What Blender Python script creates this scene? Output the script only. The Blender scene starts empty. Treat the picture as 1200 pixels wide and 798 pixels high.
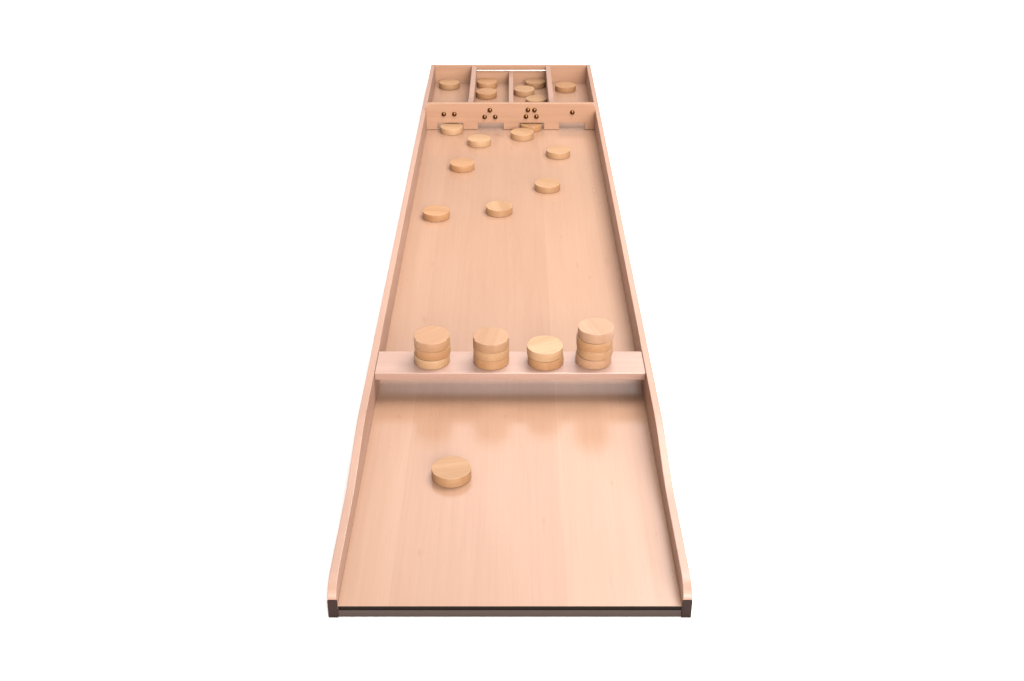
import bpy, bmesh, math, random
from mathutils import Vector, Matrix
R = math.radians
S = bpy.context.scene
C = S.collection
random.seed(7)

# ------------------------------------------------------------------ materials
def wood_material(name, base, dark, rough=0.35, axis='Y', planks=0.0, contrast=1.0, per_object=False, fleck=0.5, spec=0.5, coat=0.0, scale=1.0):
    m = bpy.data.materials.new(name); m.use_nodes = True
    nt = m.node_tree; N = nt.nodes; L = nt.links
    bsdf = N['Principled BSDF']
    tc = N.new('ShaderNodeTexCoord')
    src = tc.outputs['Object']
    oi = N.new('ShaderNodeObjectInfo')
    off = N.new('ShaderNodeVectorMath'); off.operation = 'ADD'
    mul = N.new('ShaderNodeMath'); mul.operation = 'MULTIPLY'; mul.inputs[1].default_value = 37.0
    L.new(oi.outputs['Random'], mul.inputs[0])
    comb = N.new('ShaderNodeCombineXYZ')
    for i in range(3): L.new(mul.outputs[0], comb.inputs[i])
    L.new(src, off.inputs[0]); L.new(comb.outputs[0], off.inputs[1])
    vec = off.outputs[0]
    def mapped(sx, sy, sz):
        mp = N.new('ShaderNodeMapping')
        s = {'Y': (sx, sy, sz), 'X': (sy, sx, sz), 'Z': (sx, sz, sy)}[axis]
        mp.inputs['Scale'].default_value = tuple(v*scale for v in s)
        L.new(vec, mp.inputs['Vector']); return mp.outputs[0]
    def noise(v, sc, det, ro=0.55, dist=0.0):
        n = N.new('ShaderNodeTexNoise'); n.inputs['Scale'].default_value = sc
        n.inputs['Detail'].default_value = det; n.inputs['Roughness'].default_value = ro
        n.inputs['Distortion'].default_value = dist
        L.new(v, n.inputs['Vector']); return n.outputs['Fac']
    def ramp(f, a, b, va=0.0, vb=1.0):
        r = N.new('ShaderNodeMapRange'); r.inputs['From Min'].default_value = a; r.inputs['From Max'].default_value = b
        r.inputs['To Min'].default_value = va; r.inputs['To Max'].default_value = vb
        L.new(f, r.inputs['Value']); return r.outputs[0]
    def math2(op, a, b):
        n = N.new('ShaderNodeMath'); n.operation = op
        for i, x in enumerate((a, b)):
            if isinstance(x, (int, float)): n.inputs[i].default_value = x
            else: L.new(x, n.inputs[i])
        return n.outputs[0]
    # broad figure, fine streaks along the grain, short flecks
    broad = ramp(noise(mapped(1, .12, 1), 14, 3, .5, .4), .3, .7)
    streak = ramp(noise(mapped(1, .02, 1), 130, 3, .6), .3, .7)
    fine = ramp(noise(mapped(1, .035, 1), 520, 2, .6), .3, .7)
    fl = ramp(noise(mapped(1, .16, 1), 420, 1, .5), .66, .76)
    f = math2('ADD', math2('MULTIPLY', broad, .40*contrast), math2('MULTIPLY', streak, .26*contrast))
    f = math2('ADD', f, math2('MULTIPLY', fine, .16*contrast))
    f = math2('ADD', f, math2('MULTIPLY', fl, .22*fleck*contrast))
    if planks:
        sep = N.new('ShaderNodeSeparateXYZ'); L.new(src, sep.inputs[0])
        comp = sep.outputs['X'] if axis == 'Y' else sep.outputs['Z']
        idx = math2('FLOOR', math2('DIVIDE', math2('ADD', comp, 0.349), planks), 0)
        wn = N.new('ShaderNodeTexWhiteNoise'); wn.noise_dimensions = '1D'; L.new(idx, wn.inputs['W'])
        f = math2('ADD', f, math2('MULTIPLY', math2('SUBTRACT', wn.outputs['Value'], .5), .34*contrast))
    spots = ramp(noise(mapped(1, .35, 1), 75, 0, .5), .80, .84)
    f = math2('ADD', f, math2('MULTIPLY', spots, .3))
    if per_object:      # each disc is cut from two glued strips
        sp = N.new('ShaderNodeSeparateXYZ'); L.new(src, sp.inputs[0])
        o2 = math2('MULTIPLY', math2('SUBTRACT', oi.outputs['Random'], .5), .05)
        side = math2('GREATER_THAN', math2('ADD', sp.outputs['X'], o2), 0)
        f = math2('ADD', f, math2('MULTIPLY', math2('SUBTRACT', side, .5), .15))
    mix = N.new('ShaderNodeMix'); mix.data_type = 'RGBA'; mix.clamp_factor = True
    L.new(f, mix.inputs['Factor'])
    mix.inputs[6].default_value = (*base, 1); mix.inputs[7].default_value = (*dark, 1)
    col = mix.outputs[2]
    if per_object:
        mm = N.new('ShaderNodeMix'); mm.data_type = 'RGBA'; mm.blend_type = 'MULTIPLY'
        mm.inputs['Factor'].default_value = 1
        L.new(col, mm.inputs[6]); L.new(oi.outputs['Color'], mm.inputs[7]); col = mm.outputs[2]
    L.new(col, bsdf.inputs['Base Color'])
    L.new(ramp(f, 0, 1, rough-.02, rough+.03), bsdf.inputs['Roughness'])
    bsdf.inputs['Specular IOR Level'].default_value = spec
    if coat:
        bsdf.inputs['Coat Weight'].default_value = coat; bsdf.inputs['Coat Roughness'].default_value = .18
    bp = N.new('ShaderNodeBump'); bp.inputs['Strength'].default_value = .03; bp.inputs['Distance'].default_value = .0002
    L.new(fine, bp.inputs['Height']); L.new(bp.outputs[0], bsdf.inputs['Normal'])
    return m

def plain(name, col, rough=.5, metal=0.0, spec=.5):
    m = bpy.data.materials.new(name); m.use_nodes = True
    nt = m.node_tree; b = nt.nodes['Principled BSDF']
    tc = nt.nodes.new('ShaderNodeTexCoord'); n = nt.nodes.new('ShaderNodeTexNoise')
    n.inputs['Scale'].default_value = 60; n.inputs['Detail'].default_value = 4
    nt.links.new(tc.outputs['Object'], n.inputs['Vector'])
    mr = nt.nodes.new('ShaderNodeMapRange'); mr.inputs['To Min'].default_value = max(0, rough-.06); mr.inputs['To Max'].default_value = rough+.06
    nt.links.new(n.outputs['Fac'], mr.inputs['Value']); nt.links.new(mr.outputs[0], b.inputs['Roughness'])
    b.inputs['Base Color'].default_value = (*col, 1); b.inputs['Metallic'].default_value = metal
    b.inputs['Specular IOR Level'].default_value = spec
    return m

FLOOR_A, FLOOR_B = (0.351, 0.214, 0.143), (0.280, 0.150, 0.092)
M_floor = wood_material('beech_veneer', FLOOR_A, FLOOR_B, rough=.26, axis='Y', planks=.104, contrast=.78, fleck=.7, spec=.50)
M_side = wood_material('beech_plank', (0.361, 0.218, 0.161), (0.274, 0.150, 0.101), rough=.50, axis='Y', contrast=1.0, spec=.75)
M_cross = wood_material('beech_cross_plank', (0.370, 0.211, 0.132), (0.277, 0.141, 0.081), rough=.40, axis='X', contrast=.9)
M_bar = wood_material('beech_bar', (0.370, 0.240, 0.191), (0.285, 0.163, 0.120), rough=.42, axis='X', contrast=1.3, spec=.8)
M_disc = wood_material('beech_disc', (0.385, 0.235, 0.130), (0.263, 0.139, 0.063), rough=.52, axis='Y', contrast=1.2, spec=.5, per_object=True, fleck=.8, scale=1.3)
M_dark = plain('dark_stained_wood', (.020, .009, .007), .5, spec=.15)
M_rail = plain('dark_brown_rail', (.038, .023, .018), .5, spec=.3)
M_recess_shade = plain('recess_shade', (.006, .003, .002), .6, spec=.15)  # near-black colour painted as the shade above the front rail
M_brass = plain('aged_brass', (.13, .058, .022), .2, 1.0)
M_steel = plain('polished_steel', (.62, .60, .57), .22, 1.0)
M_ground = plain('white_paper', (.975, .975, .975), .9, spec=0.0)

# ------------------------------------------------------------------ mesh helpers
def link(name, bm, mat, parent=None, bevel=0.0, smooth=False, loc=(0, 0, 0)):
    bmesh.ops.recalc_face_normals(bm, faces=bm.faces)
    me = bpy.data.meshes.new(name); bm.to_mesh(me); bm.free()
    me.materials.append(mat)
    o = bpy.data.objects.new(name, me); C.objects.link(o); o.location = loc
    if parent: o.parent = parent
    if smooth:
        for p in me.polygons: p.use_smooth = True
    if bevel:
        b = o.modifiers.new('bevel', 'BEVEL'); b.width = bevel; b.segments = 2; b.limit_method = 'ANGLE'; b.angle_limit = R(50)
    return o

def box(bm, x0, x1, y0, y1, z0, z1):
    v = [bm.verts.new(p) for p in ((x0,y0,z0),(x1,y0,z0),(x1,y1,z0),(x0,y1,z0),(x0,y0,z1),(x1,y0,z1),(x1,y1,z1),(x0,y1,z1))]
    for f in ((0,3,2,1),(4,5,6,7),(0,1,5,4),(1,2,6,5),(2,3,7,6),(3,0,4,7)): bm.faces.new([v[i] for i in f])

def prism(bm, pts, fn, a, b):
    """closed outline pts extruded between a and b; fn(p, t) gives the 3-D point"""
    va = [bm.verts.new(fn(p, a)) for p in pts]; vb = [bm.verts.new(fn(p, b)) for p in pts]
    n = len(pts)
    for i in range(n): bm.faces.new((va[i], va[(i+1) % n], vb[(i+1) % n], vb[i]))
    bm.faces.new(va[::-1]); bm.faces.new(vb)

def box_obj(name, dims, mat, parent, bevel=.0008):
    bm = bmesh.new(); box(bm, *dims); return link(name, bm, mat, parent, bevel)

def lathe(bm, prof, seg, axis='Z'):
    rings = []
    for r, h in prof:
        if r < 1e-7: rings.append([bm.verts.new((0, 0, h))]); continue
        rings.append([bm.verts.new((r*math.cos(2*math.pi*k/seg), r*math.sin(2*math.pi*k/seg), h)) for k in range(seg)])
    for a, b in zip(rings, rings[1:]):
        for k in range(seg):
            k2 = (k+1) % seg
            if len(a) == 1: bm.faces.new((a[0], b[k2], b[k]))
            elif len(b) == 1: bm.faces.new((a[k], a[k2], b[0]))
            else: bm.faces.new((a[k], a[k2], b[k2], b[k]))

# ------------------------------------------------------------------ the board
W, WO = .200, .2105             # inner and outer half width
ARCH, BACK = 1.654, 2.0266      # front of the arch board, inside of the back wall
HW = .0480                      # height of the side planks
BAR0, BAR1, HBAR, BART = .4497, .5145, .0462, .0118
ZB = -.0145                     # underside
T, RD = .014, .0268             # disc thickness and radius

board = bpy.data.objects.new('shuffleboard', None); C.objects.link(board)
board['label'] = 'long pale beech shuffleboard with raised sides, crossbar and four scoring compartments'
board['category'] = 'shuffleboard'

box_obj('playing_surface', (-W, W, 0, ARCH-.0008, -.0125, 0), M_floor, board, .0004)
box_obj('compartment_floor', (-W, W, ARCH+.0055, BACK-.0016, -.0125, -.0002), M_floor, board, .0004)

box_obj('groove_light_block', (-W, W, .002, BACK, -.0140, -.0127), M_dark, board, 0)  # added dark sheet, keeps ground light from showing through the floor groove

def smooth(t): t = min(1, max(0, t)); return t*t*(3-2*t)
HF = .0275
prof = [(-.001, ZB), (-.001, .0105)]
for k in range(0, 9):            # rounded nose of the plank
    a = k/8*math.pi/2
    prof.append((-.001 + .030*(1-math.cos(a)), .0105 + (HF-.0105)*math.sin(a)))
for k in range(0, 17):
    t = k/16; prof.append((.170 + .170*t, HF + (HW-HF)*smooth(t)))
prof += [(BACK+.0098, HW), (BACK+.0098, ZB)]
for s in (-1, 1):
    bm = bmesh.new(); prism(bm, prof, lambda p, t, s=s: (s*t, p[0], p[1]), W, WO)
    link('side_wall', bm, M_side, board, .0009)
    x0, x1 = sorted((s*(W-.0008), s*(WO+.0002)))
    e = box_obj('end_cap', (x0, x1, -.0032, -.001, ZB-.0002, .0103), M_dark, board, .0005)
    e['label'] = 'dark brown cap on the front end of a side wall'
box_obj('back_wall', (-W, W, BACK, BACK+.0095, ZB, HW-.0004), M_cross, board, .0008)
box_obj('front_rail', (-W+.001, W-.001, -.0020, -.0004, ZB, -.0048), M_rail, board, .0003)
box_obj('front_recess_shade', (-W+.001, W-.001, -.0004, 0, -.0115, -.0003), M_recess_shade, board, 0)  # black strip painted in for the shaded gap between floor edge and rail

# arch board with four openings and nail-head numerals
ATOP, SH = .0645, .0490
op = [(-.1735, -.1128), (-.0778, -.0166), (.0188, .0793), (.1147, .1763)]
AH = .0172
pts = [(-W, .0004)]
for a, b in op: pts += [(a, .0004), (a, AH), (b, AH), (b, .0004)]
pts += [(W, .0004), (W, SH), (.1990, .0575), (.1960, ATOP), (-.1960, ATOP), (-.1990, .0575), (-W, SH)]
bm = bmesh.new(); prism(bm, pts, lambda p, t: (p[0], t, p[1]), ARCH, ARCH+.0118)
arch = link('arch_board', bm, M_cross, board, .0007)
nails = [(-.1582,.0386),(-.1332,.0387),(-.0491,.0484),(-.0616,.0320),(-.0363,.0320),(.0408,.0488),(.0563,.0484),(.0364,.0327),(.0611,.0327),(.1457,.0431)]
bm = bmesh.new()
lathe(bm, [(0.0056, 0), (.0055, .0012)] + [(.0055*math.cos(a), .0012+.0034*math.sin(a)) for a in (.3, .6, .9, 1.2)] + [(0, .0046)], 20)
nail0 = link('nail', bm, M_brass, arch, smooth=True)
nail0.rotation_euler = (R(90), 0, 0)
for i, (x, z) in enumerate(nails):
    n = nail0 if i == 0 else nail0.copy()
    if i: C.objects.link(n); n.parent = arch
    n.location = (x, ARCH, z)

# dividers of the scoring compartments
def divider(x0, x1, top, ramp):
    y0, y1 = ARCH+.0122, BACK-.0003
    p = [(y0, .0002), (y1, .0002), (y1, top)]
    p += [(ARCH+.105, top), (ARCH+.085, top+.002), (y0, .0610)] if ramp else [(y0, top)]
    bm = bmesh.new(); prism(bm, p, lambda q, t: (t, q[0], q[1]), x0, x1)
    return link('divider', bm, M_side, board, .0007)
divider(-.1022, -.0897, HW-.0015, True)
divider(-.0048, .0066, .0305, False)
divider(.0922, .1045, HW-.0015, True)
bm = bmesh.new(); lathe(bm, [(0, 0), (.0021, 0), (.0021, .1815), (0, .1815)], 20)
rod = link('metal_rod', bm, M_steel, board, .0003)
rod.location = (-.0896, 1.996, .0430); rod.rotation_euler = (0, R(90), 0)

# the crossbar the ready discs stand on
box_obj('crossbar', (-W+.0003, W-.0003, BAR0, BAR1, HBAR-BART, HBAR), M_bar, board, .0009)

# ------------------------------------------------------------------ discs
bm = bmesh.new()
c = .0009
lathe(bm, [(0, 0), (RD-c, 0), (RD-.00016, .00016), (RD, c), (RD, T-c), (RD-.00016, T-.00016), (RD-c, T), (0, T)], 72)
disc0 = link('disc', bm, M_disc)
for p in disc0.data.polygons: p.use_smooth = abs(p.normal.z) < .2
disc0['category'] = 'disc'; disc0['group'] = 'wooden discs of the shuffleboard'
used = []
def disc(x, y, z, label, tone=(1, 1, 1), rot=None):
    d = disc0 if not used else disc0.copy()
    if used: C.objects.link(d)
    used.append(d)
    d.location = (x, y, z); d.rotation_euler = (0, 0, R(random.uniform(0, 180) if rot is None else rot))
    d.color = (*tone, 1); d['label'] = label
    return d
LT, PK, OR, MD, DK = (1.08,1.10,1.12), (1.05,1.02,1.10), (.98,.88,.78), (1,.97,.94), (.86,.80,.76)
e = .0004
disc(-.0787, .2555, e, 'wooden disc lying alone on the front floor before the crossbar', MD, 100)
disc(-.1480, 1.1317, e, 'orange toned disc near the left side wall, nearest loose disc behind the crossbar', OR, 80)
disc(-.0226, 1.1553, e, 'loose disc in the middle of the board, right of the orange toned one', MD, 10)
disc(.0774, 1.2796, e, 'loose disc in front of the one nearest the right side wall', MD, 60)
disc(.1069, 1.4794, e, 'loose disc nearest the right side wall', MD, 120)
disc(-.1062, 1.4000, e, 'loose disc left of the middle, in front of the palest floor disc', OR, 95)
disc(-.0724, 1.5552, e, 'palest loose disc, lying before the opening under three nails', LT, 90)
disc(.0270, 1.5998, e, 'disc just in front of the opening under four nails, half hiding another disc', MD, 45)
disc(-.1396, 1.6402, e, 'disc sticking out of the leftmost opening under two nails', LT, 70)
disc(.0486, 1.6612, e, 'disc stuck halfway through the opening under four nails', OR, 20)
disc(-.1610, 1.9900, e, 'only disc in the leftmost scoring compartment', MD, 90)
disc(-.0622, 1.9990, e, 'rear of two discs in the compartment behind three nails', OR, 100)
disc(-.0624, 1.9114, e, 'front of two discs in the compartment behind three nails', OR, 30)
disc(.0650, 1.9985, e, 'rearmost of three discs in the compartment behind four nails', DK, 30)
disc(.0345, 1.9324, e, 'left one of three discs in the compartment behind four nails, against the middle divider', MD, 150)
disc(.0645, 1.8520, e, 'front disc of the compartment behind four nails, partly hidden by the arch board', MD, 90)
disc(.1428, 1.9655, e, 'only disc in the rightmost scoring compartment, behind the single nail', OR, 90)
def stack(name, rows):
    z = HBAR + e
    for x, y, lab, tone, rot in rows:
        disc(x, y, z, lab, tone, rot); z += T + .0004
stack('a', [(-.1170,.4850,'pale bottom disc of the leftmost stack on the crossbar', LT, 80),
            (-.1155,.4862,'middle disc of the leftmost stack on the crossbar', OR, 120),
            (-.1163,.4860,'top disc of the leftmost stack on the crossbar, darker and browner than its base', (.93,.86,.86), 130)])
stack('b', [(-.0282,.4840,'bottom disc of the stack of three second from the left on the crossbar', OR, 95),
            (-.0280,.4836,'middle disc of the stack of three second from the left on the crossbar', MD, 40),
            (-.0284,.4830,'top disc of the stack of three second from the left', (.96,.92,.97), 170)])
stack('c', [(.0530,.4822,'bottom disc of the lowest stack, the pair on the crossbar', OR, 60),
            (.0517,.4825,'pale topped upper disc of the lowest stack, the pair on the crossbar', LT, 120)])
stack('d', [(.1245,.4855,'bottom disc of the tallest stack on the crossbar', PK, 90),
            (.1262,.4860,'second disc from the bottom of the tallest stack', MD, 30),
            (.1253,.4850,'darker orange third disc from the bottom of the tallest stack', OR, 80),
            (.1270,.4855,'pale pinkish top disc of the tallest stack on the crossbar', (1.03,1.04,1.22), 20)])

# ------------------------------------------------------------------ white studio ground
bm = bmesh.new()
bmesh.ops.create_grid(bm, x_segments=2, y_segments=2, size=30)
g = link('ground', bm, M_ground, loc=(0, 5, ZB-.0006)); g['kind'] = 'structure'
g['label'] = 'plain white studio ground under the board'

# ------------------------------------------------------------------ light
w = bpy.data.worlds.new('World'); S.world = w; w.use_nodes = True
nt = w.node_tree; bg = nt.nodes['Background']      # a pale room: dim low walls, bright above
tc = nt.nodes.new('ShaderNodeTexCoord'); sep = nt.nodes.new('ShaderNodeSeparateXYZ'); mr = nt.nodes.new('ShaderNodeMapRange')
mr.interpolation_type = 'SMOOTHSTEP'
nt.links.new(tc.outputs['Generated'], sep.inputs[0]); nt.links.new(sep.outputs['Z'], mr.inputs['Value'])
mr.inputs['From Min'].default_value = .49; mr.inputs['From Max'].default_value = .72
mr.inputs['To Min'].default_value = .21; mr.inputs['To Max'].default_value = .44
nt.links.new(mr.outputs[0], bg.inputs[1]); bg.inputs[0].default_value = (1.0, .965, .93, 1)

def area(name, loc, target, sx, sy, power, col=(1, 1, 1)):
    l = bpy.data.lights.new(name, 'AREA'); l.shape = 'RECTANGLE'; l.size = sx; l.size_y = sy; l.energy = power; l.color = col
    o = bpy.data.objects.new(name, l); C.objects.link(o); o.location = loc
    o.rotation_euler = (Vector(target)-Vector(loc)).to_track_quat('-Z', 'Y').to_euler()
    return o
area('key_softbox', (.50, .95, 1.45), (.0, .95, 0), .9, .9, 16.5, (1, .975, .95))
area('ceiling_softbox', (.3, 3.0, 4.0), (.3, 3.0, 0), 7.0, 6.0, 52, (1, .97, .96))
area('rear_softbox', (.85, 4.0, 2.90), (0, .3, 0), 3.0, 1.0, 15, (1, .90, .94))
area('front_softbox', (1.8, -6.2, 2.55), (0, 1.6, 0), 4.6, 3.4, 445, (1, .97, .945))

# ------------------------------------------------------------------ camera
cam = bpy.data.cameras.new('camera'); co = bpy.data.objects.new('camera', cam); C.objects.link(co)
co.location = (.00189, -1.05668, .94318); co.rotation_euler = (R(90-28.4525), 0, 0)
cam.sensor_width = 36; cam.lens = 1394.04/1200*36
cam.shift_x = (600-599.316)/1200; cam.shift_y = -18.868/1200
cam.clip_start = .01; cam.clip_end = 200
S.camera = co
S.view_settings.view_transform = 'Standard'; S.view_settings.look = 'None'; S.view_settings.exposure = 1.12; S.view_settings.gamma = 1
S.cycles.caustics_reflective = False; S.cycles.sample_clamp_indirect = 1.5
S.cycles.max_bounces = 10; S.cycles.diffuse_bounces = 6
